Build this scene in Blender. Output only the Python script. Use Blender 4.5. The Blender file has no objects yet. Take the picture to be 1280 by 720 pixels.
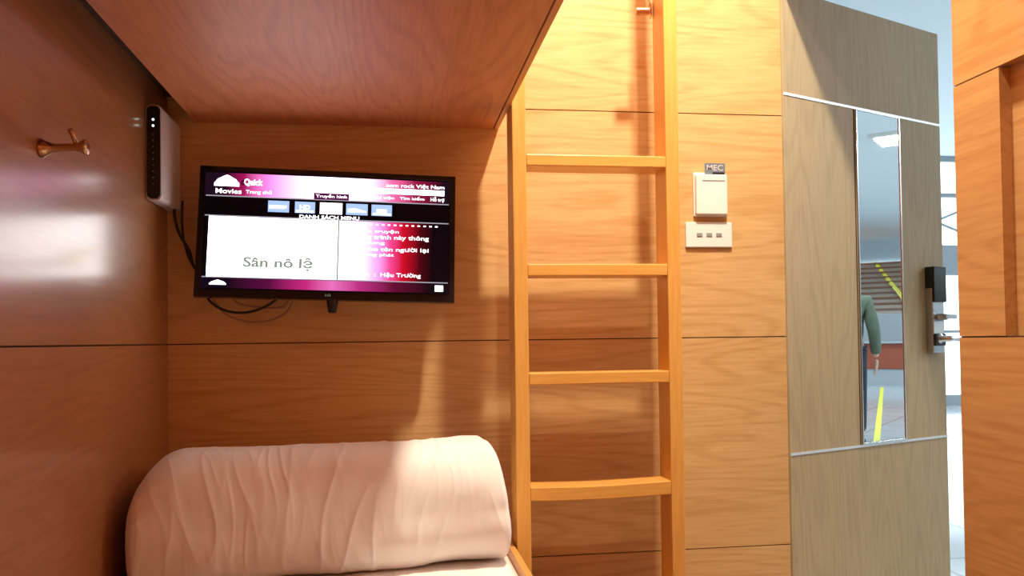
import bpy, bmesh, math, random
from mathutils import Vector, Matrix, noise
R = math.radians
random.seed(4)
S = bpy.context.scene
COL = S.collection

# ------------------------------------------------------------------ materials
def mat(name, color, rough=.5, metal=0, coat=0, coat_rough=.1, emit=None, estr=0, spec=.5, sheen=0):
    m = bpy.data.materials.new(name); m.use_nodes = True
    b = m.node_tree.nodes['Principled BSDF']
    b.inputs['Base Color'].default_value = (*color, 1)
    b.inputs['Roughness'].default_value = rough
    b.inputs['Metallic'].default_value = metal
    b.inputs['Coat Weight'].default_value = coat
    b.inputs['Coat Roughness'].default_value = coat_rough
    b.inputs['Specular IOR Level'].default_value = spec
    b.inputs['Sheen Weight'].default_value = sheen
    if emit:
        b.inputs['Emission Color'].default_value = (*emit, 1)
        b.inputs['Emission Strength'].default_value = estr
    # faint surface irregularity so that no surface is a flat tone
    nt = m.node_tree
    n = nt.nodes.new('ShaderNodeTexNoise'); n.inputs['Scale'].default_value = 60
    bp = nt.nodes.new('ShaderNodeBump'); bp.inputs['Strength'].default_value = .04; bp.inputs['Distance'].default_value = .002
    nt.links.new(n.outputs['Fac'], bp.inputs['Height']); nt.links.new(bp.outputs['Normal'], b.inputs['Normal'])
    return m

def wood(name, light, dark, axis, rough=.35, coat=.0, coat_rough=.2, figure=1.0, seed=0., freq=26):
    """laminate with long fibres along `axis` and cathedral figure"""
    m = bpy.data.materials.new(name); m.use_nodes = True
    nt = m.node_tree; N = nt.nodes.new; L = nt.links.new
    b = nt.nodes['Principled BSDF']
    tc = N('ShaderNodeTexCoord')
    def stretched(k, off):
        mp = N('ShaderNodeMapping')
        sc = [1, 1, 1]; sc['XYZ'.index(axis)] = k
        mp.inputs['Scale'].default_value = sc
        mp.inputs['Location'].default_value = (off + seed, off * 1.7 + seed, off * .6)
        L(tc.outputs['Object'], mp.inputs['Vector'])
        return mp.outputs['Vector']
    n1 = N('ShaderNodeTexNoise'); n1.inputs['Scale'].default_value = 3.2; n1.inputs['Detail'].default_value = 2.0; n1.inputs['Roughness'].default_value = .45
    L(stretched(.13, 0), n1.inputs['Vector'])
    mul = N('ShaderNodeMath'); mul.operation = 'MULTIPLY'; mul.inputs[1].default_value = freq * 6.28
    L(n1.outputs['Fac'], mul.inputs[0])
    sn = N('ShaderNodeMath'); sn.operation = 'SINE'; L(mul.outputs[0], sn.inputs[0])
    n2 = N('ShaderNodeTexNoise'); n2.inputs['Scale'].default_value = 120; n2.inputs['Detail'].default_value = 3
    L(stretched(.07, 3), n2.inputs['Vector'])
    n3 = N('ShaderNodeTexNoise'); n3.inputs['Scale'].default_value = 2.6; n3.inputs['Detail'].default_value = 3
    L(stretched(.4, 7), n3.inputs['Vector'])
    def ramp(src, a, c):
        r = N('ShaderNodeMapRange'); r.inputs['From Min'].default_value = a; r.inputs['From Max'].default_value = c
        L(src, r.inputs['Value']); return r.outputs['Result']
    def mix(a, bb, w):
        x = N('ShaderNodeMath'); x.operation = 'MULTIPLY_ADD'; x.inputs[1].default_value = w
        L(a, x.inputs[0]); L(bb, x.inputs[2]) if not isinstance(bb, float) else setattr(x.inputs[2], 'default_value', bb)
        return x.outputs[0]
    fac = mix(ramp(sn.outputs[0], .1, 1.), 0.0, .30 * figure)
    fac = mix(ramp(n2.outputs['Fac'], .35, .7), fac, .42)
    fac = mix(ramp(n3.outputs['Fac'], .35, .7), fac, .30)
    mc = N('ShaderNodeMix'); mc.data_type = 'RGBA'
    mc.inputs['A'].default_value = (*light, 1); mc.inputs['B'].default_value = (*dark, 1)
    L(fac, mc.inputs['Factor']); L(mc.outputs['Result'], b.inputs['Base Color'])
    b.inputs['Roughness'].default_value = rough
    b.inputs['Coat Weight'].default_value = coat; b.inputs['Coat Roughness'].default_value = coat_rough
    bp = N('ShaderNodeBump'); bp.inputs['Strength'].default_value = .06; bp.inputs['Distance'].default_value = .001
    L(n2.outputs['Fac'], bp.inputs['Height']); L(bp.outputs['Normal'], b.inputs['Normal'])
    return m

WL, WD = (.72, .455, .205), (.52, .275, .092)
M = {}
M['wall_x'] = wood('laminate_grain_x', WL, WD, 'X', rough=.36, seed=1)
M['wall_left'] = wood('laminate_grain_y', (.38, .155, .047), (.26, .09, .024), 'Y', figure=.6, rough=.5, coat=1.0, coat_rough=.19, seed=5)
M['wall_right'] = wood('laminate_grain_right', (.58, .325, .120), (.42, .19, .057), 'Y', rough=.5, seed=9)
M['bunk'] = wood('laminate_bunk', (.60, .235, .095), (.40, .125, .045), 'Y', rough=.48, seed=12)
M['edge'] = wood('edge_band', (.62, .27, .09), (.46, .17, .05), 'Y', rough=.4, figure=.2, seed=2)
M['ladder'] = wood('ladder_wood', (.74, .40, .10), (.58, .27, .055), 'Z', rough=.34, figure=.5, seed=3, freq=14)
M['rung'] = wood('rung_wood', (.74, .40, .10), (.58, .27, .055), 'X', rough=.30, figure=.5, seed=6, freq=14)
M['rail'] = wood('bed_rail_wood', (.66, .32, .09), (.5, .2, .05), 'Y', rough=.4, figure=.4, seed=8)
M['door'] = wood('oak_door', (.52, .395, .22), (.37, .27, .145), 'Z', rough=.5, seed=15, figure=.8)
M['floorwood'] = wood('floor_wood', (.22, .08, .03), (.12, .04, .015), 'Y', rough=.4, seed=18)
M['groove'] = mat('groove_dark', (.05, .02, .008), .8)
M['white_plastic'] = mat('white_plastic', (.80, .78, .74), .32)
M['grey_plastic'] = mat('grey_plastic', (.28, .29, .30), .4)
M['router'] = mat('router_plastic', (.60, .56, .58), .35)
M['gloss_black'] = mat('gloss_black', (.008, .008, .009), .12)
M['black'] = mat('matt_black', (.012, .012, .012), .45)
M['cable_black'] = mat('cable_black', (.015, .012, .01), .45)
M['cable_pale'] = mat('cable_pale', (.35, .20, .13), .5)
M['chrome'] = mat('chrome', (.78, .80, .82), .16, 1)
M['steel'] = mat('brushed_steel', (.50, .53, .55), .3, 1)
M['alu'] = mat('aluminium_strip', (.80, .82, .84), .35, .6)
M['brass'] = mat('aged_brass', (.55, .38, .22), .25, 1)
M['copper'] = mat('copper_bracket', (.62, .36, .22), .3, 1)
M['mirror'] = mat('mirror_glass', (.86, .92, .93), .01, 1)
_l = [l for l in M['mirror'].node_tree.links if l.to_socket.name == 'Normal'][-1]; M['mirror'].node_tree.links.remove(_l)
M['fabric'] = mat('white_cotton', (.84, .80, .77), .85, sheen=.15, spec=.2)
M['card'] = mat('card_face', (.16, .20, .24), .3)
M['plaster'] = mat('painted_white', (.80, .78, .74), .8)
M['hall_white'] = mat('hall_ceiling_paint', (.80, .86, .90), .8)
M['hall_wall'] = mat('hall_wall_paint', (.74, .78, .80), .8)
M['brown_tread'] = mat('stair_brown', (.26, .13, .08), .55)
M['pale_riser'] = mat('stair_riser', (.52, .44, .38), .6)
M['yellow'] = mat('yellow_rail', (.82, .80, .05), .4)
M['redbox'] = mat('red_brown_counter', (.30, .07, .035), .5)
M['mullion'] = mat('grey_mullion', (.36, .40, .43), .5)
M['skin'] = mat('skin', (.60, .38, .27), .5)
M['jacket'] = mat('grey_green_jacket', (.115, .15, .11), .85)
M['trousers'] = mat('dark_trousers', (.03, .035, .05), .85)
M['hair'] = mat('black_hair', (.01, .008, .007), .6)
M['lamp_glow'] = mat('warm_lamp', (1, 1, 1), .5, emit=(1, .88, .70), estr=20)
M['hall_glow'] = mat('cool_lamp', (1, 1, 1), .5, emit=(.88, .95, 1), estr=9)
M['led'] = mat('router_led', (.7, .9, .8), .4, emit=(.7, 1, .9), estr=3)

def glassy():
    m = bpy.data.materials.new('window_glass'); m.use_nodes = True
    nt = m.node_tree; nt.nodes.clear()
    o = nt.nodes.new('ShaderNodeOutputMaterial'); t = nt.nodes.new('ShaderNodeBsdfTransparent'); g = nt.nodes.new('ShaderNodeBsdfGlossy')
    t.inputs['Color'].default_value = (.90, .95, .96, 1); g.inputs['Roughness'].default_value = .03
    x = nt.nodes.new('ShaderNodeMixShader'); x.inputs[0].default_value = .07
    nt.links.new(t.outputs[0], x.inputs[1]); nt.links.new(g.outputs[0], x.inputs[2]); nt.links.new(x.outputs[0], o.inputs[0])
    return m
M['glass'] = glassy()

def tiles():
    m = mat('grey_floor_tiles', (.3, .3, .3), .12)
    nt = m.node_tree; b = nt.nodes['Principled BSDF']
    tc = nt.nodes.new('ShaderNodeTexCoord'); br = nt.nodes.new('ShaderNodeTexBrick')
    br.offset = 0; br.inputs['Scale'].default_value = 1.0
    br.inputs['Brick Width'].default_value = .6; br.inputs['Row Height'].default_value = .6; br.inputs['Mortar Size'].default_value = .012
    br.inputs['Color1'].default_value = (.50, .53, .55, 1); br.inputs['Color2'].default_value = (.44, .47, .49, 1); br.inputs['Mortar'].default_value = (.25, .27, .28, 1)
    nt.links.new(tc.outputs['Object'], br.inputs['Vector']); nt.links.new(br.outputs['Color'], b.inputs['Base Color'])
    return m
M['tiles'] = tiles()

def screen_mat(name, stops, x0, x1, strength):
    """picture on the display: colours across its width"""
    m = bpy.data.materials.new(name); m.use_nodes = True
    nt = m.node_tree; b = nt.nodes['Principled BSDF']
    b.inputs['Base Color'].default_value = (.004, .004, .004, 1); b.inputs['Roughness'].default_value = .25; b.inputs['Specular IOR Level'].default_value = .15
    tc = nt.nodes.new('ShaderNodeTexCoord'); sx = nt.nodes.new('ShaderNodeSeparateXYZ')
    mr = nt.nodes.new('ShaderNodeMapRange'); mr.inputs['From Min'].default_value = x0; mr.inputs['From Max'].default_value = x1
    cr = nt.nodes.new('ShaderNodeValToRGB')
    el = cr.color_ramp.elements
    el[0].position = stops[0][0]; el[0].color = (*stops[0][1], 1)
    el[1].position = stops[-1][0]; el[1].color = (*stops[-1][1], 1)
    for p, c in stops[1:-1]:
        e = el.new(p); e.color = (*c, 1)
    nt.links.new(tc.outputs['Object'], sx.inputs[0]); nt.links.new(sx.outputs['X'], mr.inputs['Value'])
    nt.links.new(mr.outputs['Result'], cr.inputs['Fac']); nt.links.new(cr.outputs['Color'], b.inputs['Emission Color'])
    b.inputs['Emission Strength'].default_value = strength
    return m

# ------------------------------------------------------------------ mesh helpers
def link(name, bm, mats, parent=None, smooth=False, bevel=0, loc=None, rot=None, segs=2):
    bmesh.ops.recalc_face_normals(bm, faces=bm.faces)
    me = bpy.data.meshes.new(name); bm.to_mesh(me); bm.free()
    for m in (mats if isinstance(mats, (list, tuple)) else [mats]): me.materials.append(m)
    if smooth:
        for p in me.polygons: p.use_smooth = True
    o = bpy.data.objects.new(name, me); COL.objects.link(o)
    if parent: o.parent = parent
    if loc: o.location = loc
    if rot: o.rotation_euler = rot
    if bevel:
        md = o.modifiers.new('Bevel', 'BEVEL'); md.width = bevel; md.segments = segs; md.limit_method = 'ANGLE'; md.angle_limit = R(40)
        md.harden_normals = False
    return o

def box(bm, x0, x1, y0, y1, z0, z1, mi=0, mtx=None):
    vs = [bm.verts.new((x, y, z)) for x in (x0, x1) for y in (y0, y1) for z in (z0, z1)]
    if mtx:
        for v in vs: v.co = mtx @ v.co
    F = []
    for q in ((0, 1, 3, 2), (4, 6, 7, 5), (0, 4, 5, 1), (2, 3, 7, 6), (0, 2, 6, 4), (1, 5, 7, 3)):
        f = bm.faces.new([vs[i] for i in q]); f.material_index = mi; F.append(f)
    return F

def one_box(name, dims, m, parent=None, bevel=.0, **k):
    bm = bmesh.new(); box(bm, *dims); return link(name, bm, m, parent, bevel=bevel, **k)

def lathe(bm, profile, origin, axis, n=24, mi=0):
    """profile: (distance along axis, radius)"""
    axis = Vector(axis).normalized(); a = axis.orthogonal().normalized(); b = axis.cross(a)
    o = Vector(origin); rings = []
    for t, r in profile:
        rings.append([bm.verts.new(o + axis * t + (a * math.cos(2 * math.pi * i / n) + b * math.sin(2 * math.pi * i / n)) * max(r, 1e-5)) for i in range(n)])
    for p, q in zip(rings, rings[1:]):
        for i in range(n):
            f = bm.faces.new((p[i], p[(i + 1) % n], q[(i + 1) % n], q[i])); f.material_index = mi
    for ring in (rings[0], rings[-1]):
        f = bm.faces.new(ring); f.material_index = mi

def tube(bm, pts, r, n=10, mi=0, sub=6):
    """smooth tube through points (Catmull-Rom)"""
    P = [Vector(p) for p in pts]; Q = []
    for i in range(len(P) - 1):
        a, b, c, d = P[max(i - 1, 0)], P[i], P[i + 1], P[min(i + 2, len(P) - 1)]
        for k in range(sub):
            t = k / sub
            Q.append(.5 * ((2 * b) + (c - a) * t + (2 * a - 5 * b + 4 * c - d) * t * t + (3 * b - a - 3 * c + d) * t ** 3))
    Q.append(P[-1]); rings = []
    for i, q in enumerate(Q):
        d = (Q[min(i + 1, len(Q) - 1)] - Q[max(i - 1, 0)]).normalized()
        if i == 0: a = d.orthogonal().normalized()
        a = (a - d * a.dot(d)).normalized(); b = d.cross(a)
        rings.append([bm.verts.new(q + (a * math.cos(2 * math.pi * k / n) + b * math.sin(2 * math.pi * k / n)) * r) for k in range(n)])
    for p, q in zip(rings, rings[1:]):
        for i in range(n):
            f = bm.faces.new((p[i], p[(i + 1) % n], q[(i + 1) % n], q[i])); f.material_index = mi
    bm.faces.new(rings[0]); bm.faces.new(rings[-1])

def text_into(bm, s, x0, x1, zc, h, y, mi, align='fit', bold=.0):
    """letters lying in the local XZ plane, facing -Y; scaled to span x0..x1 (fit) and height h"""
    cu = bpy.data.curves.new('lettering', 'FONT'); cu.body = s; cu.offset = bold; cu.resolution_u = 3
    ob = bpy.data.objects.new('lettering', cu); COL.objects.link(ob)
    bpy.context.view_layer.update()
    me = bpy.data.meshes.new_from_object(ob.evaluated_get(bpy.context.evaluated_depsgraph_get()))
    if len(me.vertices):
        xs = [v.co.x for v in me.vertices]; ys = [v.co.y for v in me.vertices]
        xa, xb, ya, yb = min(xs), max(xs), min(ys), max(ys)
        kx = (x1 - x0) / (xb - xa); ky = h / (yb - ya)
        for v in me.vertices:
            c = v.co.copy()
            v.co = (x0 + (c.x - xa) * kx, y, zc - h / 2 + (c.y - ya) * ky)
        t = bmesh.new(); t.from_mesh(me)
        for f in t.faces: f.material_index = mi
        t.to_mesh(me); t.free()
        bm.from_mesh(me)
    bpy.data.meshes.remove(me); bpy.data.objects.remove(ob); bpy.data.curves.remove(cu)

def thing(name, label, cat, loc=(0, 0, 0), group=None, rot=None):
    o = bpy.data.objects.new(name, None); COL.objects.link(o); o.location = loc; o.empty_display_size = .05
    if rot: o.rotation_euler = rot
    return tag(o, label, cat, group)
def tag(o, label, cat, group=None):
    o['label'] = label; o['category'] = cat
    if group: o['group'] = group
    return o
def struct(o, label=None, cat=None):
    o['kind'] = 'structure'
    if label: o['label'] = label
    if cat: o['category'] = cat
    return o

# ================================================================== THE SLEEPING CABIN
XL, XR, YB, YR, ZC = -.62, 1.2222, 2.5, -.9, 3.0
YD = 1.685           # near jamb of the doorway in the right wall; its far jamb is the back wall
G = .0032
joints = [.355, 1.0, 1.693, 2.38]
def panel_rows(z0, z1):
    zs = [z0] + [j for j in joints if z0 < j < z1] + [z1]
    return [(a + (G / 2 if i else 0), b - (G / 2 if i < len(zs) - 2 else 0)) for i, (a, b) in enumerate(zip(zs, zs[1:]))]

bm = bmesh.new()
for a, b in panel_rows(0, ZC): box(bm, XL - .03, XR, YB, YB + .018, a, b, 0)
box(bm, XL - .03, XR - .0005, YB + .006, YB + .036, 0, ZC, 1)
struct(link('wall_back', bm, [M['wall_x'], M['groove']]), 'warm wood laminate back wall in stacked panels with dark joints', 'wall')

bm = bmesh.new()
for a, b in panel_rows(0, ZC): box(bm, XL - .018, XL, YR, YB - .003, a, b, 0)
box(bm, XL - .036, XL - .006, YR, YB, 0, ZC, 1)
struct(link('wall_left', bm, [M['wall_left'], M['groove']]), 'glossy wood laminate side wall beside the bed', 'wall')

# right wall: near jamb at YD, header over the doorway, a recess (open wardrobe) cut into it
NY0, NY1, NZ0, NZ1 = .55, 1.545, 1.0, 1.533
JR = 1.54
bm = bmesh.new()
box(bm, XR, XR + .03, NY1, YD, 0, .994 - G / 2)
box(bm, XR, XR + .03, NY1, YD, .994 + G / 2, JR - G / 2)
box(bm, XR, XR + .03, NY1, YD, JR + G / 2, ZC)
box(bm, XR, XR + .03, YR, NY1, 0, .994 - G / 2)
box(bm, XR, XR + .03, YR, NY1, JR + G / 2, ZC)
box(bm, XR, XR + .03, YR, NY0, NZ0, NZ1)
box(bm, XR, XR + .03, YD, YB + .036, 2.13, ZC)
box(bm, XR + .004, XR + .0255, YR, YD - .001, .985, .9955, 1)
struct(link('wall_right', bm, [M['wall_right'], M['groove']]), 'orange wood laminate wall beside the doorway with a recess', 'wall')
# wardrobe recess box behind the opening
bm = bmesh.new()
D = .40
box(bm, XR + .026, XR + .05, NY0 - .02, NY1 + .018, NZ0 - .018, NZ1 + .018)
struct(link('trim_1', bm, M['wall_right']), 'shallow inset wood panel in the right wall', 'wall recess')

struct(one_box('wall_rear', (XL - .036, XR + .03, YR - .03, YR, 0, ZC), M['bunk']))
struct(one_box('ceiling', (XL - .036, XR + .03, YR - .03, YB + .036, ZC, ZC + .03), M['bunk']))
struct(one_box('floor', (XL - .036, XR + .03, YR - .03, YB + .036, -.03, 0), M['floorwood']))

# ceiling downlights (real lamps of the cabin)
def downlight(x, y, power, label, r=.052, col=(1, .885, .70)):
    t = thing('ceiling_downlight', label, 'ceiling light', (x, y, ZC), 'round warm downlights in the cabin ceiling')
    bm = bmesh.new(); n = 32
    lathe(bm, [(0, .088), (.006, .088), (.008, .082), (.006, .074), (0, .074)], (0, 0, 0), (0, 0, -1), n)
    link('trim_ring', bm, M['white_plastic'], t, smooth=True)
    bm = bmesh.new(); lathe(bm, [(0, .073), (.003, .073)], (0, 0, 0), (0, 0, -1), n)
    link('diffuser', bm, M['lamp_glow'], t)
    l = bpy.data.lights.new('downlight_bulb', 'AREA'); l.shape = 'DISK'; l.size = r * 2; l.energy = power; l.color = col
    o = bpy.data.objects.new('downlight_bulb', l); COL.objects.link(o); o.parent = t; o.location = (0, 0, -.012)
    return t
downlight(.77, 1.60, 90, 'round warm downlight above the ladder')
downlight(.42, .45, 24, 'round warm downlight above the near end of the bed, behind the other lamp')

# ------------------------------------------------------------------ upper bunk
t = thing('upper_bunk', 'reddish wood upper bunk platform overhanging the bed', 'bunk', (-.1, 1.5, 1.63))
L0 = (.1, -1.5, 0)
def bx(dims, name, m, p=t, off=L0, bevel=.0015):
    x0, x1, y0, y1, z0, z1 = dims
    return one_box(name, (x0 + off[0], x1 + off[0], y0 + off[1], y1 + off[1], z0 + off[2], z1 + off[2]), m, p, bevel)
bx((-.545, .3075, .45, 2.499, 0, .15), 'base_panel', M['bunk'])
bx((.3095, .3245, .45, 2.499, -.002, .158), 'edge_rail', M['edge'])
bx((-.545, .3075, .45, .47, .15, .158), 'end_rail', M['edge'])
bm = bmesh.new(); box(bm, -.43, .37, -1.02, .99, .151, .20)
link('mattress', bm, M['fabric'], t, bevel=.02, smooth=True, segs=4)
bx((-.619, -.546, .45, 2.499, .07, .24), 'gap_shade_strip', M['groove'])  # dark filler added between bunk and wall to deepen the shade in the gap

# ------------------------------------------------------------------ lower bed
t = thing('bed', 'low built-in bed with a white sheeted mattress and wooden rail', 'bed', (-.15, 1.5, 0))
O = (.15, -1.5, 0)
bx((-.615, .303, .45, 2.495, 0, .30), 'bed_base', M['rail'], t, O)
bx((.305, .3225, .45, 2.495, 0, .452), 'side_rail', M['rail'], t, O, .002)
bm = bmesh.new(); nx, ny = 40, 80
def mz(x, y): return .004 * noise.noise(Vector((x * 7, y * 5, 3))) + .002 * noise.noise(Vector((x * 22, y * 14, 8)))
x0, x1, y0, y1 = -.612, .3, .46, 2.49
top = {}
for i in range(nx + 1):
    for j in range(ny + 1):
        x = x0 + (x1 - x0) * i / nx; y = y0 + (y1 - y0) * j / ny
        e = min(i, nx - i, j, ny - j); d = {0: .020, 1: .006, 2: .001}.get(e, 0)
        top[i, j] = bm.verts.new((x + O[0], y + O[1], .449 - d + (mz(x, y) if e else 0)))
for i in range(nx):
    for j in range(ny): bm.faces.new((top[i, j], top[i + 1, j], top[i + 1, j + 1], top[i, j + 1]))
rim = [(i, 0) for i in range(nx)] + [(nx, j) for j in range(ny)] + [(i, ny) for i in range(nx, 0, -1)] + [(0, j) for j in range(ny, 0, -1)]
low = [bm.verts.new((top[k].co.x, top[k].co.y, .302)) for k in rim]
for k in range(len(rim)):
    bm.faces.new((top[rim[k]], top[rim[(k + 1) % len(rim)]], low[(k + 1) % len(rim)], low[k]))
bm.faces.new(low)
link('mattress', bm, M['fabric'], t, smooth=True)

# ------------------------------------------------------------------ rolled duvet
def duvet():
    nS, nT = 420, 260
    bm = bmesh.new(); rings = []
    A, B = Vector((-.612, 2.120, 0)), Vector((.293, 2.225, 0))
    ax = (B - A).normalized(); side = Vector((-ax.y, ax.x, 0))
    Ln = (B - A).length
    def fold(x, a, w=.10):        # soft ridge profile
        return math.exp(-((a / w) ** 2))
    for i in range(nS + 1):
        u = i / nS
        s = .5 - .5 * math.cos(math.pi * u)          # dense at the ends
        s = .25 * s + .75 * u
        dl, dr = s * Ln, (1 - s) * Ln
        # end rounding: long shoulder at the wall end, tight one at the aisle end
        kl = min(1, dl / .13); kh = min(1, dl / .035); kr = min(1, dr / .035)
        el = (1 - (1 - kl) ** 2.2) ** .5 if kl < 1 else 1
        er = (1 - (1 - kr) ** 2.6) ** .5 if kr < 1 else 1
        e = max(.0, el) * max(.0, er)
        e = .03 + .97 * e
        eh = .03 + .97 * max(0, er) * ((1 - (1 - kh) ** 2.2) ** .5 if kh < 1 else 1)
        ring = []
        for j in range(nT):
            a = 2 * math.pi * j / nT                  # 0 = +side(back), pi/2 = up, pi = front
            ca, sa = math.cos(a), math.sin(a)
            rw, rh = .197 - .022 * s, .149
            p = 2.9
            k = (abs(ca) ** p + abs(sa) ** p) ** (-1 / p)
            d = Vector((ca * k * rw, sa * k * rh))
            # big undulation of the roll along its length
            q = Vector((s * 2.3, ca * .8, sa * .8))
            w = 1 + .040 * noise.noise(q * 1.6) + .028 * noise.noise(q * 3.1 + Vector((5, 1, 2)))
            # pulled creases: lines running round the roll, slightly slanted, broken up
            amp = .55 + .6 * noise.noise(Vector((s * 2.1 + 9, a * .7, 1)))
            g = s * 11 + .22 * a + .9 * noise.noise(Vector((s * 2.2, a * .55, 4)))
            rd = 1 - abs(noise.noise(Vector((g, a * .35, 11)))) * 2.4
            w += .022 * amp * max(0, rd) ** 3
            g2 = s * 24 - .5 * a + 1.6 * noise.noise(Vector((s * 3, a * .8, 14)))
            rd2 = 1 - abs(noise.noise(Vector((g2, a * .6, 21)))) * 2.4
            w += .009 * max(0, rd2) ** 2 * (1.25 - .9 * s) * (.7 + noise.noise(Vector((s * 4, a * 1.2, 51))))
            # pucker towards the wall end
            fe = max(0, 1 - dl / .30)
            w += .035 * fe * (noise.noise(Vector((a * 3.4 + s * 5, s * 4, 31))))
            fr = max(0, 1 - dr / .10)
            w += .030 * fr * noise.noise(Vector((a * 3.2, s * 6, 41)))
            d *= w
            low = max(0, -sa) ** .5          # the underside and front keep their fullness to the wall
            d.x *= eh * (.80 + .20 * e) if ca < 0 else e
            d.y *= e * (1 - low) + max(e, eh) * low
            zc = .447 + rh * .985
            z = zc + d.y
            if e < 1: z = zc - (1 - e) * .045 + d.y
            z = max(z, .4535 + .002 * noise.noise(Vector((s * 8, a, 3))))
            P = A + ax * (s * Ln) + side * d.x
            # the aisle end leans: its foot sticks out further than its top
            P -= ax * (.034 * (.5 + .5 * sa) ** 1.3 * s ** 6)
            ring.append(bm.verts.new((P.x, P.y, z)))
        rings.append(ring)
    for p, q in zip(rings, rings[1:]):
        for j in range(nT): bm.faces.new((p[j], p[(j + 1) % nT], q[(j + 1) % nT], q[j]))
    for r in (rings[0], rings[-1]):
        c = Vector()
        for v in r: c += v.co
        c = bm.verts.new(c / len(r))
        for j in range(nT): bm.faces.new((r[j], r[(j + 1) % nT], c))
    o = link('rolled_duvet', bm, M['fabric'], smooth=True)
    return tag(o, 'thick white duvet rolled up at the far end of the bed', 'duvet')
duvet()

# ------------------------------------------------------------------ ladder
t = thing('ladder', 'honey coloured wooden ladder standing against the bunk', 'ladder', (.558, 2.28, 0))
for x0 in (.3262, .7515):
    bm = bmesh.new(); box(bm, x0 - .558, x0 + .038 - .558, -.05, .05, 0, 2.35)
    link('stile', bm, M['ladder'], t, bevel=.003)
for i, (zt, th) in enumerate(((1.498, .031), (1.2025, .032), (.911, .032), (.612, .037), (.318, .032))):
    bm = bmesh.new()
    n = 12; xs = [(.3643 + (.7514 - .3643) * k / n) - .558 for k in range(n + 1)]
    sag = .004 if i == 3 else .0
    rr = []
    for k, x in enumerate(xs):
        dz = -sag * math.sin(math.pi * k / n) - (0 if i != 3 else .004 * (1 - k / n))
        rr.append([bm.verts.new((x, y, z)) for y, z in ((-.0495, zt - th + dz), (.047, zt - th + dz), (.047, zt + dz), (-.0495, zt + dz))])
    for p, q in zip(rr, rr[1:]):
        for a in range(4): bm.faces.new((p[a], p[(a + 1) % 4], q[(a + 1) % 4], q[a]))
    bm.faces.new(rr[0]); bm.faces.new(rr[-1])
    link('rung', bm, M['rung'], t, bevel=.0025)

# wall bracket of the ladder
t = thing('ladder_bracket', 'small copper coloured bracket with a hook beside the top of the ladder', 'bracket', (.7375, 2.36, 1.93))
bm = bmesh.new()
lathe(bm, [(0, .009), (.001, .011), (.040, .011), (.041, .009)], (.004, -.035, .006), (-1, 0, -.05), 20)
link('barrel', bm, M['copper'], t, smooth=False, bevel=.001)
bm = bmesh.new()
tube(bm, [(.001, -.035, .015), (.006, -.037, .030), (.000, -.037, .042), (.005, -.036, .058), (.003, -.034, .085)], .0022)
link('hook_wire', bm, M['copper'], t, smooth=True)
bm = bmesh.new(); box(bm, .0065, .0095, -.052, -.026, -.014, .026)
link('fixing_plate', bm, M['copper'], t, bevel=.0008)

# ------------------------------------------------------------------ television
TW, TH = .697, .364
TV = thing('television', 'black flat television showing a pink menu, on the back wall', 'television', (-.1665, 2.379, 1.297), rot=(-R(6.8), R(1.75), 0))
def tx(f): return (f - .5) * TW
def tz(f): return (.5 - f) * TH
bm = bmesh.new()
# casing: chamfered back
fr = [(-TW / 2, TW / 2, -TH / 2, TH / 2, 0.0), (-TW / 2, TW / 2, -TH / 2, TH / 2, .022), (-TW / 2 + .05, TW / 2 - .05, -TH / 2 + .04, TH / 2 - .05, .05)]
rr = []
for a, b, c, d, y in fr: rr.append([bm.verts.new(p) for p in ((a, y, c), (b, y, c), (b, y, d), (a, y, d))])
for p, q in zip(rr, rr[1:]):
    for k in range(4): bm.faces.new((p[k], p[(k + 1) % 4], q[(k + 1) % 4], q[k]))
bm.faces.new(rr[-1])
link_c = rr[0]
inner = [bm.verts.new(p) for p in ((tx(.022), 0, tz(.94)), (tx(.978), 0, tz(.94)), (tx(.978), 0, tz(.038)), (tx(.022), 0, tz(.038)))]
for k in range(4): bm.faces.new((link_c[k], link_c[(k + 1) % 4], inner[(k + 1) % 4], inner[k]))
inn2 = [bm.verts.new(v.co + Vector((0, .003, 0))) for v in inner]
for k in range(4): bm.faces.new((inner[k], inner[(k + 1) % 4], inn2[(k + 1) % 4], inn2[k]))
link('casing', bm, M['gloss_black'], TV, bevel=.0012)
EM = 4.2
PK, WH = (.80, .25, .62), (1.0, .86, .97)
head = screen_mat('screen_header', [(0, (.004, .002, .006)), (.10, (.01, .002, .008)), (.17, (.22, .004, .06)), (.26, (.75, .16, .50)), (.38, (.92, .55, .85)), (.50, (1.6, 1.45, 1.6)), (.64, (.98, .72, .88)), (.74, (.62, .10, .26)), (.84, (.17, .004, .03)), (.95, (.004, .002, .005))], tx(0), tx(1), 2.1)
body = screen_mat('screen_body', [(.53, (1.3, 1.15, 1.3)), (.62, (.98, .68, .94)), (.68, (.85, .30, .68)), (.74, (.55, .04, .18)), (.79, (.36, .002, .012)), (.86, (.04, .0005, .003)), (.91, (.001, .0005, .002))], tx(0), tx(1), 2.1)
foot = screen_mat('screen_footer', [(.12, (.004, .002, .008)), (.28, (.10, .004, .05)), (.42, (.55, .02, .20)), (.52, (.80, .16, .50)), (.62, (.50, .03, .22)), (.76, (.12, .003, .03)), (.9, (.003, .002, .005))], tx(0), tx(1), 1.2)
def em(name, c, s): return mat(name, (.004, .004, .004), .25, emit=c, estr=s, spec=.15)
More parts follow.
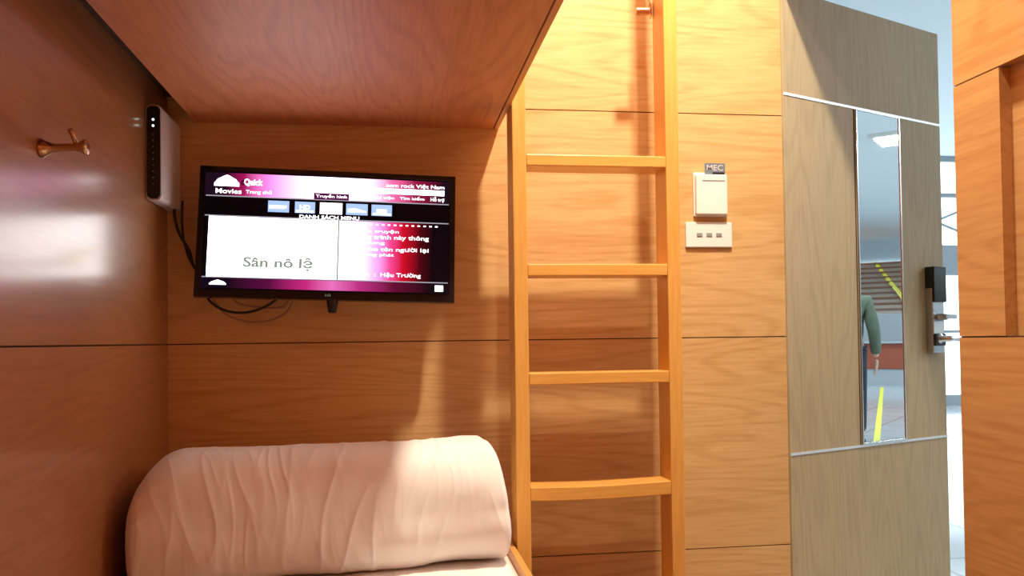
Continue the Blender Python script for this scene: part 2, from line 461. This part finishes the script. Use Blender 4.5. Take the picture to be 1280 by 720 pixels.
s_mats = [em('screen_dark', (.25, .1, .5), .004), head, body, foot, em('screen_white', (1, .985, .97), EM * 1.25), em('screen_line', (.60, .55, .65), .8),
          em('screen_icon', (.33, .46, .75), 1.6), em('screen_icon_pale', (.80, .86, 1.0), 2.2), em('screen_purple', (.10, .005, .07), 1.0),
          em('screen_cream', (1, .90, .58), EM * .55), em('screen_greytext', (.42, .50, .40), .7), em('screen_letters', (1, .95, .97), 3.0), em('screen_icon_white', (1, .93, .96), 3.4)]
bm = bmesh.new(); lay = [0]
def q(f0, f1, g0, g1, mi, y):
    vs = [bm.verts.new(p) for p in ((tx(f0), y, tz(g1)), (tx(f1), y, tz(g1)), (tx(f1), y, tz(g0)), (tx(f0), y, tz(g0)))]
    f = bm.faces.new(vs); f.material_index = mi
def poly(pts, mi, y):
    f = bm.faces.new([bm.verts.new((tx(a), y, tz(b))) for a, b in pts]); f.material_index = mi
q(.022, .978, .038, .94, 0, .0028)
q(.022, .978, .048, .228, 1, .0024)
q(.54, .978, .386, .843, 2, .0024)
q(.022, .978, .853, .928, 3, .0024)
q(.042, .536, .386, .843, 4, .0024)
for g in (.228, .38, .847): q(.026, .974, g - .004, g + .004, 5, .0020)
for a, b, mi in ((.263, .344, 6), (.366, .444, 6), (.463, .550, 12), (.565, .650, 6), (.665, .746, 6)):
    q(a, b, .250, .338, mi, .0020)
q(.268, .335, .285, .305, 7, .0016); poly([(.268, .312), (.325, .312), (.335, .296), (.268, .296)], 7, .0014)
q(.371, .439, .315, .334, 7, .0016)
poly([(.572, .29), (.60, .285), (.645, .305), (.645, .318), (.572, .318)], 7, .0016)
q(.685, .725, .285, .318, 7, .0016); q(.67, .742, .318, .332, 7, .0016)
q(.438, .575, .176, .226, 8, .0018)
# search bar, logo clouds, corner mark
q(.64, .955, .118, .160, 4, .0020)
def cloud(x0, x1, g0, g1):
    pts = []
    for k in range(24):
        f = k / 23; prof = .62 + .38 * math.exp(-((f - .5) / .25) ** 2) - .35 * max(0, (abs(f - .5) - .35)) / .15
        pts.append((x0 + (x1 - x0) * f, g1 - (g1 - g0) * prof))
    poly(pts + [(x1, g1), (x0, g1)], 11, .0020)
cloud(.055, .150, .065, .152); cloud(.055, .118, .868, .905)
q(.922, .955, .868, .915, 11, .0020)
# pale leaf figure on the white panel
poly([(.085, .645), (.11, .60), (.13, .66), (.15, .68), (.16, .57), (.18, .60), (.178, .68), (.165, .80), (.14, .80), (.13, .72), (.10, .67)], 9, .0020)
q(.535, .541, .39, .845, 10, .0019)
SCR = link('screen', bm, s_mats, TV)
def tt(s, f0, f1, g, h, mi=0, bold=.01, y=.0010):
    bm = bmesh.new(); text_into(bm, s, tx(f0), tx(f1), tz(g), h * TH, y, 0, bold=bold)
    link('screen_text', bm, (s_mats[11], s_mats[10], s_mats[0])[mi], SCR)
tt('Quick', .168, .240, .118, .060, bold=.035)
tt('Movies', .062, .160, .190, .038); tt('Trang chủ', .176, .275, .192, .038)
tt('Truyền hình', .446, .567, .200, .036)
tt('xem rock Việt Nam', .720, .955, .095, .040)
tt('Thư viện   Tìm kiếm', .66, .875, .192, .034); tt('Hỗ trợ', .900, .955, .192, .046)
tt('DANH SÁCH MENU', .385, .618, .362, .034, bold=.02)
tt('HD', .385, .425, .292, .035, bold=.03)
tt('- - - - - - - - - - - -', .66, .93, .408, .010)
tt('phim truyện', .60, .775, .462, .032); tt('chương trình này thông', .56, .895, .510, .042)
tt('nội dung', .58, .72, .552, .030); tt('dành cho tên người lại', .56, .895, .602, .042)
tt('mục đang phát', .56, .757, .645, .030)
tt('Kênh  :  Hậu Trường', .60, .865, .800, .042)
tt('Sân nô lệ', .178, .444, .735, .105, 1, .03, .0004)
tt('o', .157, .172, .120, .04, 2, .03)
tt('LG', .495, .515, .965, .016, 1, .0, -.0004)
bm = bmesh.new()
lathe(bm, [(0, .016), (.012, .015), (.022, .013), (.034, .011), (.036, .008)], (tx(.522), .012, -TH / 2 + .002), (0, 0, -1), 20)
link('sensor_stub', bm, M['black'], TV, smooth=True)
bm = bmesh.new()
box(bm, -.08, .08, .05, .062, -.08, .08); box(bm, -.02, .02, .06, .105, -.03, .03)
link('wall_mount', bm, M['black'], TV, bevel=.001)

# ------------------------------------------------------------------ router
RT = thing('router', 'slim white and black router box upright in the corner by the television', 'router', (-.62, 2.28, 1.372))
def rounded(bm, x0, x1, y0, y1, z0, z1, r, n=6):
    prof = []
    for cx, cz, a0 in ((x1 - r, z1 - r, 0), (x0 + r, z1 - r, 90), (x0 + r, z0 + r, 180), (x1 - r, z0 + r, 270)):
        for k in range(n + 1):
            a = R(a0 + 90 * k / n); prof.append((cx + r * math.cos(a), cz + r * math.sin(a)))
    ra = [bm.verts.new((x, y0, z)) for x, z in prof]; rb = [bm.verts.new((x, y1, z)) for x, z in prof]
    k = len(prof)
    for i in range(k): bm.faces.new((ra[i], ra[(i + 1) % k], rb[(i + 1) % k], rb[i]))
    bm.faces.new(ra); bm.faces.new(rb)
bm = bmesh.new(); rounded(bm, .0, .039, .004, .205, .0, .248, .012)
link('casing', bm, M['router'], RT, bevel=.002)
bm = bmesh.new(); rounded(bm, .0035, .0365, .0, .006, .004, .244, .013)
fp = link('front_panel', bm, M['gloss_black'], RT, bevel=.001)
bm = bmesh.new()
for z, r in ((.208, .0030), (.192, .0030)):
    lathe(bm, [(0, r), (.001, r)], (.020, -.0002, z), (0, -1, 0), 12)
link('led', bm, M['led'], fp)
bm = bmesh.new()
for k in range(9): lathe(bm, [(0, .0016), (.0008, .0016)], (.020, -.0002, .17 - k * .016), (0, -1, 0), 10)
link('indicator_dots', bm, M['grey_plastic'], fp)

# ------------------------------------------------------------------ cables
def cable(name, pts, r, m, label):
    bm = bmesh.new(); tube(bm, pts, r); o = link(name, bm, m, smooth=True)
    par = RT if name.startswith('router') else TV
    bpy.context.view_layer.update()
    o.parent = par; o.matrix_parent_inverse = par.matrix_world.inverted(); o['label'] = label
cable('router_cable', [(-.585, 2.44, 1.40), (-.588, 2.445, 1.36), (-.578, 2.45, 1.31), (-.552, 2.455, 1.26), (-.535, 2.45, 1.21), (-.49, 2.47, 1.17), (-.42, 2.478, 1.20)], .0042, M['cable_black'], 'black cable hanging down from the router to the television')
cable('router_power_cable', [(-.57, 2.46, 1.40), (-.572, 2.462, 1.34), (-.566, 2.465, 1.28), (-.545, 2.475, 1.22), (-.50, 2.48, 1.20)], .0032, M['cable_black'], 'thinner black cable in the corner behind the router cable')
cable('looped_cable', [(-.50, 2.40, 1.155), (-.487, 2.40, 1.118), (-.450, 2.41, 1.092), (-.40, 2.42, 1.085), (-.35, 2.42, 1.098), (-.31, 2.42, 1.125), (-.30, 2.41, 1.16)], .0036, M['cable_black'], 'black cable drooping just under the left end of the television')
cable('looped_cable', [(-.44, 2.41, 1.16), (-.42, 2.42, 1.115), (-.36, 2.43, 1.100), (-.31, 2.43, 1.098), (-.285, 2.43, 1.110), (-.27, 2.42, 1.16)], .0028, M['cable_pale'], 'short pale cable in a shallow loop under the television')
cable('looped_cable', [(-.50, 2.42, 1.16), (-.46, 2.43, 1.09), (-.40, 2.44, 1.062), (-.34, 2.44, 1.062), (-.29, 2.44, 1.085), (-.262, 2.43, 1.125), (-.225, 2.42, 1.145), (-.21, 2.41, 1.17)], .0028, M['cable_pale'], 'long pale cable in the lowest loop under the television')

# ------------------------------------------------------------------ coat hook
HK = thing('coat_hook', 'small brass coat hook on the glossy left wall', 'coat hook', (-.62, 1.622, 1.356))
bm = bmesh.new()
lathe(bm, [(0, .0175), (.003, .018), (.010, .013), (.020, .0085), (.030, .0075), (.060, .0072), (.066, .009), (.074, .0135), (.079, .014), (.081, .011)], (0, 0, 0), (1, -.02, .04), 28)
link('stem', bm, M['brass'], HK, smooth=True)
bm = bmesh.new()
lathe(bm, [(0, .004), (.026, .0042), (.029, .0052), (.033, .0048), (.034, .003)], (.062, 0, .004), (-.36, -.04, 1), 16)
link('prong', bm, M['brass'], HK, smooth=True)

# ------------------------------------------------------------------ card holder and switches
KH = thing('key_card_holder', 'white wall box holding a dark key card, above the switch plate', 'key card holder', (.979, 2.5, 1.372))
bm = bmesh.new(); box(bm, -.053, .053, -.010, -.0005, 0, .136)
link('back_plate', bm, M['white_plastic'], KH, bevel=.003)
bm = bmesh.new(); box(bm, -.050, .050, -.026, -.0101, .004, .128)
link('card_pocket', bm, M['white_plastic'], KH, bevel=.004)
bm = bmesh.new(); box(bm, -.030, .042, -.0266, -.0255, .106, .110)
link('slot_line', bm, M['grey_plastic'], KH)
o = thing('key_card', 'dark grey key card standing in the white wall box', 'key card', (.993, 2.484, 1.50))
bm = bmesh.new(); box(bm, -.033, .033, -.0012, .0, -.010, .036)
link('card', bm, M['card'], o, bevel=.0004)
bm = bmesh.new(); text_into(bm, 'MEC', -.026, .026, .022, .018, -.0014, 0, bold=.01)
link('card_lettering', bm, M['router'], o)
bm = bmesh.new(); box(bm, -.008, .030, -.0020, -.0012, -.008, .008)
link('card_chip_strip', bm, M['black'], o)
KP = thing('switch_plate', 'white wall switch plate with three small grey rockers', 'light switch', (.974, 2.5, 1.316))
bm = bmesh.new(); box(bm, -.0745, .0745, -.009, -.0005, -.039, .039)
link('plate', bm, M['white_plastic'], KP, bevel=.003)
for k in (-1, 0, 1):
    bm = bmesh.new(); box(bm, k * .031 - .009, k * .031 + .009, -.0112, -.009, -.0055, .0055)
    link('rocker', bm, M['grey_plastic'], KP, bevel=.001)

# ------------------------------------------------------------------ door, standing open
DR = one_box('door_1', (0.006, .845, .0005, .040, .012, 2.104), M['door'], bevel=.001)
DR.location = (1.2265, 2.503, 0); DR.rotation_euler = (0, 0, math.atan2(.3979, .9174))
struct(DR, 'tall greyish oak door standing open with mirror and lock', 'door')
def dpart(name, bm, m, parent=DR, **k): return link(name, bm, m, parent, **k)
for z in (1.766, .631):
    bm = bmesh.new(); box(bm, .006, .845, -.0015, .0004, z - .004, z + .004); dpart('metal_strip', bm, M['alu'])
MI = None
bm = bmesh.new(); box(bm, .3635, .5915, -.0022, .0003, .642, 1.758); MI = dpart('mirror', bm, M['mirror'])
bm = bmesh.new()
for d in ((.357, .363, .635, 1.762), (.592, .598, .635, 1.762), (.363, .592, .635, .641), (.363, .592, 1.7585, 1.762)):
    box(bm, d[0], d[1], -.005, .0003, d[2], d[3])
dpart('mirror_frame', bm, M['chrome'], MI, bevel=.0008)
bm = bmesh.new(); box(bm, .349, .3525, -.0008, .0004, .635, 1.762); dpart('dark_joint', bm, M['groove'])
LK = None
bm = bmesh.new(); box(bm, .731, .801, -.026, .0003, .935, 1.24); LK = dpart('door_lock', bm, M['steel'], bevel=.004)
bm = bmesh.new(); box(bm, .7295, .8025, -.036, -.0265, 1.115, 1.242); box(bm, .7285, .7308, -.030, -.001, 1.165, 1.242); dpart('black_cover', bm, M['gloss_black'], LK, bevel=.002)
bm = bmesh.new()
lathe(bm, [(0, .013), (.004, .014), (.020, .012), (.030, .0115), (.034, .010)], (.765, -.026, 1.062), (0, -1, 0), 20)
box(bm, .752, .818, -.064, -.052, 1.055, 1.071)
dpart('thumb_turn', bm, M['steel'], LK, bevel=.001)
bm = bmesh.new()
lathe(bm, [(0, .018), (.003, .019), (.010, .017), (.012, .012), (.050, .0105), (.052, .008)], (.765, -.026, .985), (0, -1, 0), 20)
tube(bm, [(.765, -.070, .985), (.79, -.074, .984), (.83, -.074, .980), (.868, -.070, .978)], .008)
dpart('lever_handle', bm, M['chrome'], LK, smooth=True)
bm = bmesh.new(); box(bm, .735, .797, -.0275, -.0262, 1.005, 1.045); dpart('lock_badge', bm, M['alu'], LK)
bm = bmesh.new(); box(bm, .735, .797, -.034, -.0262, .960, 1.003); dpart('dark_insert', bm, M['black'], LK, bevel=.002)
bm = bmesh.new(); lathe(bm, [(0, .011), (.006, .011), (.040, .009)], (.80, .041, .985), (0, 1, 0), 16); box(bm, .800, .92, .068, .082, .976, .992)
dpart('outer_handle', bm, M['chrome'], DR, bevel=.001)

# ================================================================== THE HALL OUTSIDE
HX0, HX1, HY0, HY1, HZ = -6, 31, -12, 11.3, 3.6
struct(one_box('hall_floor', (HX0, HX1, HY0, HY1, -.08, -.031), M['tiles']), 'grey tiled floor of the hall outside', 'floor')
struct(one_box('hall_ceiling', (HX0, HX1, HY0, HY1, HZ, HZ + .1), M['hall_white']), 'pale blue hall ceiling above the open door', 'ceiling')
struct(one_box('hall_wall_rear', (HX0, HX1, HY0 - .1, HY0, -.08, HZ), M['hall_wall']))
struct(one_box('hall_wall_west', (HX0 - .1, HX0, HY0, HY1, -.08, HZ), M['hall_wall']))
# the glazed wall behind the door
bm = bmesh.new()
for z0, z1 in ((3.52, 3.6), (3.00, 3.06), (2.24, 2.30), (1.86, 2.24), (-.08, .12), (1.02, 1.06)):
    box(bm, HX0, HX1, HY1, HY1 + .08, z0, z1)
x = HX0
while x < HX1 + .1:
    box(bm, x - .03, x + .03, HY1 - .002, HY1 + .082, -.08, 3.6); x += 1.85
for k in range(20):     # diagonal bracing between the rails
    xa = HX0 + 1.85 * k
    for s in (0, 1):
        a, b = (xa, xa + 1.85) if s else (xa + 1.85, xa)
        p, q2 = Vector((a, HY1 + .04, 2.30)), Vector((b, HY1 + .04, 3.0))
        d = (q2 - p); L_ = d.length; ang = math.atan2(d.z, d.x)
        box(bm, 0, L_, -.012, .012, -.016, .016, 0, Matrix.Translation(p) @ Matrix.Rotation(-ang, 4, 'Y'))
struct(link('window_1', bm, M['mullion']), 'glazed hall wall with grey braced frame', 'window')
WN = bpy.data.objects['window_1']
bm = bmesh.new(); box(bm, HX0, HX1, HY1 + .036, HY1 + .042, -.08, 3.6); link('pane', bm, M['glass'], WN)
# far end wall with clerestory
bm = bmesh.new()
box(bm, HX1, HX1 + .1, HY0, HY1, -.08, 2.9); box(bm, HX1, HX1 + .1, HY0, HY1, 3.5, HZ)
y = HY0
while y < HY1: box(bm, HX1, HX1 + .1, y - .04, y + .04, 2.9, 3.5); y += 1.6
struct(link('hall_wall_east', bm, M['hall_wall']), 'far hall wall with a band of high windows', 'wall')
bm = bmesh.new(); box(bm, HX1 + .04, HX1 + .05, HY0, HY1, 2.9, 3.5)
struct(link('window_2', bm, M['glass']), 'band of high window glass at the end of the hall', 'window')

# unseen block, added to keep low hall light out of the doorway
struct(one_box('wall_light_block', (3.0, 5.3, -5, .9, -.03, 3.0), M['door']), 'unseen oak clad block added to shade the doorway', 'wall')
struct(one_box('wall_cabin_side', (XR + D + .013, XR + D + .04, YR, 1.60, -.03, 3.0), M['door']))
# hall lamps
def hall_lamp(x, y, label, proto=[None]):
    if proto[0] is None:
        t = thing('hall_ceiling_lamp', label, 'ceiling light', (x, y, HZ), 'square lamps on the hall ceiling')
        bm = bmesh.new(); box(bm, -.32, .32, -.32, .32, -.05, -.0005); link('lamp_housing', bm, M['white_plastic'], t, bevel=.004)
        bm = bmesh.new(); box(bm, -.28, .28, -.28, .28, -.056, -.0505); link('diffuser', bm, M['hall_glow'], t)
        l = bpy.data.lights.new('lamp_tube', 'AREA'); l.shape = 'SQUARE'; l.size = .56; l.energy = HALL_W; l.color = (.86, .94, 1)
        o = bpy.data.objects.new('lamp_tube', l); COL.objects.link(o); o.parent = t; o.location = (0, 0, -.06)
        proto[0] = t; return
    src = proto[0]; r = src.copy(); COL.objects.link(r); r.location = (x, y, HZ); r['label'] = label
    for ch in src.children:
        c = ch.copy(); COL.objects.link(c); c.parent = r
HALL_W = 95
LX = (6.2, 10.5, 15.5, 21.5)
NX = ('nearest the cabin', 'second along from the cabin', 'third along from the cabin', 'farthest from the cabin')
for j, (y, nm) in enumerate(((5.6, 'by the glazed wall'), (1.2, 'in the middle row'), (-3.4, 'in the row away from the glazing'))):
    for x, nn in zip(LX, NX): hall_lamp(x, y, 'square white hall lamp %s, %s' % (nm, nn))

# staircase with a yellow handrail seen in the mirror
ST = thing('staircase', 'brown staircase with a yellow handrail, reflected in the door mirror', 'staircase', (19, -1.2, -.03))
bm = bmesh.new()
box(bm, -.4, 4.2, -1.9, 1.1, 0, 1.50)
link('landing_block', bm, M['mullion'], ST, bevel=.01)
bm = bmesh.new()
for k in range(10): box(bm, .1 + k * .3, 3.9, -1.7, .95, 1.5 + k * .14, 1.5 + (k + 1) * .14 - .045, 0)
link('riser_block', bm, M['pale_riser'], ST)
bm = bmesh.new()
for k in range(10): box(bm, .06 + k * .3, .42 + k * .3, -1.72, .97, 1.5 + (k + 1) * .14 - .044, 1.5 + (k + 1) * .14)
link('treads', bm, M['brown_tread'], ST, bevel=.004)
bm = bmesh.new()
tube(bm, [(.0, 1.0, 1.62), (1.0, .56, 2.05), (2.0, .12, 2.45), (3.0, -.32, 2.9)], .05, sub=3)
tube(bm, [(.0, 1.0, 1.40), (.0, 1.0, 1.62)], .04, sub=2); tube(bm, [(3.0, -.32, 2.7), (3.0, -.32, 2.9)], .04, sub=2)
link('handrail', bm, M['yellow'], ST, smooth=True)
t = thing('reception_counter', 'red brown counter on the hall floor before the staircase, seen in the mirror', 'counter', (17.4, -.75, -.031))
bm = bmesh.new(); box(bm, -.3, .3, -.15, .95, .34, .86); link('counter_body', bm, M['redbox'], t, bevel=.01)
bm = bmesh.new(); box(bm, -.28, .28, -.13, .93, 0, .339); link('plinth', bm, M['mullion'], t)
bm = bmesh.new(); box(bm, -.36, .36, -.2, 1.0, .861, .90); link('counter_top', bm, M['mullion'], t, bevel=.006)
# yellow floor line
bm = bmesh.new()
P0, P1 = Vector((6.6, 1.62, -.0295)), Vector((16.5, -.32, -.0295)); d = (P1 - P0).normalized(); n_ = Vector((-d.y, d.x, 0)) * .03
up = Vector((0, 0, .0012)); lo = Vector((0, 0, -.0014))
a = [bm.verts.new(p + s + h) for h in (lo, up) for p, s in ((P0, n_), (P1, n_), (P1, -n_), (P0, -n_))]
for f in ((0, 1, 2, 3), (4, 5, 6, 7), (0, 1, 5, 4), (1, 2, 6, 5), (2, 3, 7, 6), (3, 0, 4, 7)): bm.faces.new([a[i] for i in f])
struct(link('floor_marking_line', bm, M['yellow']))

# ------------------------------------------------------------------ person in the hall, seen in the mirror
def skin_mesh(name, joints_, edges, m, parent, root=0, sub=2):
    me = bpy.data.meshes.new(name); me.from_pydata([j[:3] for j in joints_], edges, []); me.materials.append(m)
    o = bpy.data.objects.new(name, me); COL.objects.link(o); o.parent = parent
    md = o.modifiers.new('Skin', 'SKIN'); md.use_smooth_shade = True
    sv = me.skin_vertices[0].data
    for i, j in enumerate(joints_):
        r = j[3]; sv[i].radius = (r if not isinstance(r, tuple) else r[0], r if not isinstance(r, tuple) else r[1])
        sv[i].use_root = (i == root)
    s = o.modifiers.new('Subdivision', 'SUBSURF'); s.levels = sub; s.render_levels = sub
    return o
PS = thing('person', 'person in a grey green jacket standing in the hall, reflected in the mirror', 'person', (6.95, 1.31, -.031), rot=(0, 0, R(-96)))
# local: +y is the person's front, +x the person's right hand side
def arm(sx, bent):
    if bent: return [(sx * .185, 0, 1.30, .062), (sx * .27, -.03, 1.06, .050), (sx * .285, .10, .86, .036), (sx * .275, .135, .80, .028)]
    return [(sx * .185, 0, 1.30, .062), (sx * .235, -.01, 1.05, .048), (sx * .25, .05, .82, .036), (sx * .25, .06, .76, .028)]
def hand_chain(w, d, sx):
    w = Vector(w); d = Vector(d).normalized(); s = Vector((0, 1, 0)); J = [(*w, .022), (*(w + d * .045), (.030, .020))]; E = [(0, 1)]
    for k, (off, ln) in enumerate(((.030, .065), (.010, .075), (-.010, .070), (-.028, .055))):
        a = w + d * .08 + s * off; b = a + d * ln * .55 + Vector((-sx * .006, 0, 0)); c = b + d * ln * .45 + Vector((-sx * .018, 0, 0))
        i = len(J); J += [(*a, .010), (*b, .009), (*c, .008)]; E += [(1, i), (i, i + 1), (i + 1, i + 2)]
    a = w + d * .03 + s * .034; b = a + d * .03 + s * .014; i = len(J); J += [(*a, .011), (*b, .009)]; E += [(1, i), (i, i + 1)]
    return J, E
body_j = [(0, 0, .95, (.150, .100)), (0, .01, 1.12, (.135, .090)), (0, 0, 1.30, (.150, .100)), (0, 0, 1.42, .060), (0, .01, 1.50, .052), (0, .02, 1.58, (.074, .088)), (0, .015, 1.665, (.070, .086)),
          (.09, 0, .88, .085), (.10, .01, .50, .058), (.105, -.02, .09, .040), (-.09, 0, .88, .085), (-.10, .01, .50, .058), (-.105, -.02, .09, .040),
          (.185, 0, 1.34, .058), (.245, -.02, 1.06, .044), (.27, .06, .84, .030), (-.185, 0, 1.34, .058), (-.235, -.01, 1.06, .044), (-.25, .05, .82, .030)]
body_e = [(0, 1), (1, 2), (2, 3), (3, 4), (4, 5), (5, 6), (0, 7), (7, 8), (8, 9), (0, 10), (10, 11), (11, 12), (2, 13), (13, 14), (14, 15), (2, 16), (16, 17), (17, 18)]
skin_mesh('body', body_j, body_e, M['skin'], PS)
jj = [(0, 0, .92, (.175, .125)), (0, .01, 1.12, (.160, .115)), (0, 0, 1.30, (.170, .120)), (0, 0, 1.41, (.085, .08)),
      (.185, 0, 1.345, .086), (.262, -.02, 1.08, .080), (.272, .055, .865, .060), (-.185, 0, 1.345, .074), (-.242, -.01, 1.08, .062), (-.252, .045, .845, .048)]
skin_mesh('jacket', jj, [(0, 1), (1, 2), (2, 3), (2, 4), (4, 5), (5, 6), (2, 7), (7, 8), (8, 9)], M['jacket'], PS)
skin_mesh('trousers', [(0, 0, .95, (.155, .11)), (.09, 0, .86, .098), (.10, .01, .50, .074), (.105, -.015, .11, .060), (-.09, 0, .86, .098), (-.10, .01, .50, .074), (-.105, -.015, .11, .060)],
          [(0, 1), (1, 2), (2, 3), (0, 4), (4, 5), (5, 6)], M['trousers'], PS)
for sx in (1, -1):
    skin_mesh('shoe', [(sx * .105, -.05, .042, .040), (sx * .108, .05, .036, .038), (sx * .112, .15, .028, .028)], [(0, 1), (1, 2)], M['trousers'], PS)
    w = (.27, .062, .83) if sx == 1 else (-.25, .052, .81)
    J, E = hand_chain(w, (0, .12, -1), sx); skin_mesh('hand', J, E, M['skin'], PS, sub=1)
bm = bmesh.new(); bmesh.ops.create_uvsphere(bm, u_segments=28, v_segments=18, radius=1)
for v in bm.verts:
    v.co = Vector((v.co.x * .088, v.co.y * .104 - .012, v.co.z * .105 + 1.665))
for v in [v for v in bm.verts if v.co.z < 1.60 or (v.co.y > .055 and v.co.z < 1.70)]: bm.verts.remove(v)
link('hair', bm, M['hair'], PS, smooth=True)
for sx in (-1, 1):
    bm = bmesh.new()
    bmesh.ops.create_uvsphere(bm, u_segments=10, v_segments=8, radius=.011, matrix=Matrix.Translation((sx * .030, .094, 1.615)))
    link('eye', bm, M['black'], PS, smooth=True)
bm = bmesh.new(); lathe(bm, [(0, .004), (.02, .008), (.042, .013), (.046, .006)], (0, .100, 1.618), (0, .25, -1), 12); link('nose', bm, M['skin'], PS, smooth=True)
bm = bmesh.new(); box(bm, -.022, .022, .092, .106, 1.545, 1.555); link('mouth', bm, M['redbox'], PS, bevel=.003)
for sx in (-1, 1):
    bm = bmesh.new(); bmesh.ops.create_uvsphere(bm, u_segments=12, v_segments=8, radius=1)
    for v in bm.verts: v.co = Vector((v.co.x * .010 + sx * .083, v.co.y * .018 + .01, v.co.z * .030 + 1.61))
    link('ear', bm, M['skin'], PS, smooth=True)

# ================================================================== DAYLIGHT
w = bpy.data.worlds.new('sky'); S.world = w; w.use_nodes = True
bg = w.node_tree.nodes['Background']; bg.inputs['Color'].default_value = (.88, .95, 1, 1); bg.inputs['Strength'].default_value = 4.5

# ================================================================== CAMERA
cam = bpy.data.cameras.new('camera'); co = bpy.data.objects.new('camera', cam); COL.objects.link(co)
cam.sensor_width = 36; cam.lens = 36 * 1060 / 1280; cam.shift_y = 41 / 1280; cam.clip_start = .02; cam.clip_end = 200
y_, p_, r_ = R(8.16), R(1.3), R(.75)
f = Vector((math.sin(y_) * math.cos(p_), math.cos(y_) * math.cos(p_), math.sin(p_)))
r0 = Vector((math.cos(y_), -math.sin(y_), 0)); u0 = r0.cross(f)
rt = math.cos(r_) * r0 - math.sin(r_) * u0; up = math.sin(r_) * r0 + math.cos(r_) * u0
m = Matrix((rt, up, -f)).transposed().to_4x4(); m.translation = (0, 0, 1.0)
co.matrix_world = m
S.camera = co
S.view_settings.view_transform = 'Standard'; S.view_settings.look = 'None'
S.view_settings.exposure = -0.18; S.view_settings.gamma = 1; S.view_settings.use_curve_mapping = False
S.cycles.max_bounces = 10; S.cycles.diffuse_bounces = 6; S.cycles.glossy_bounces = 6
S.cycles.sample_clamp_indirect = 6
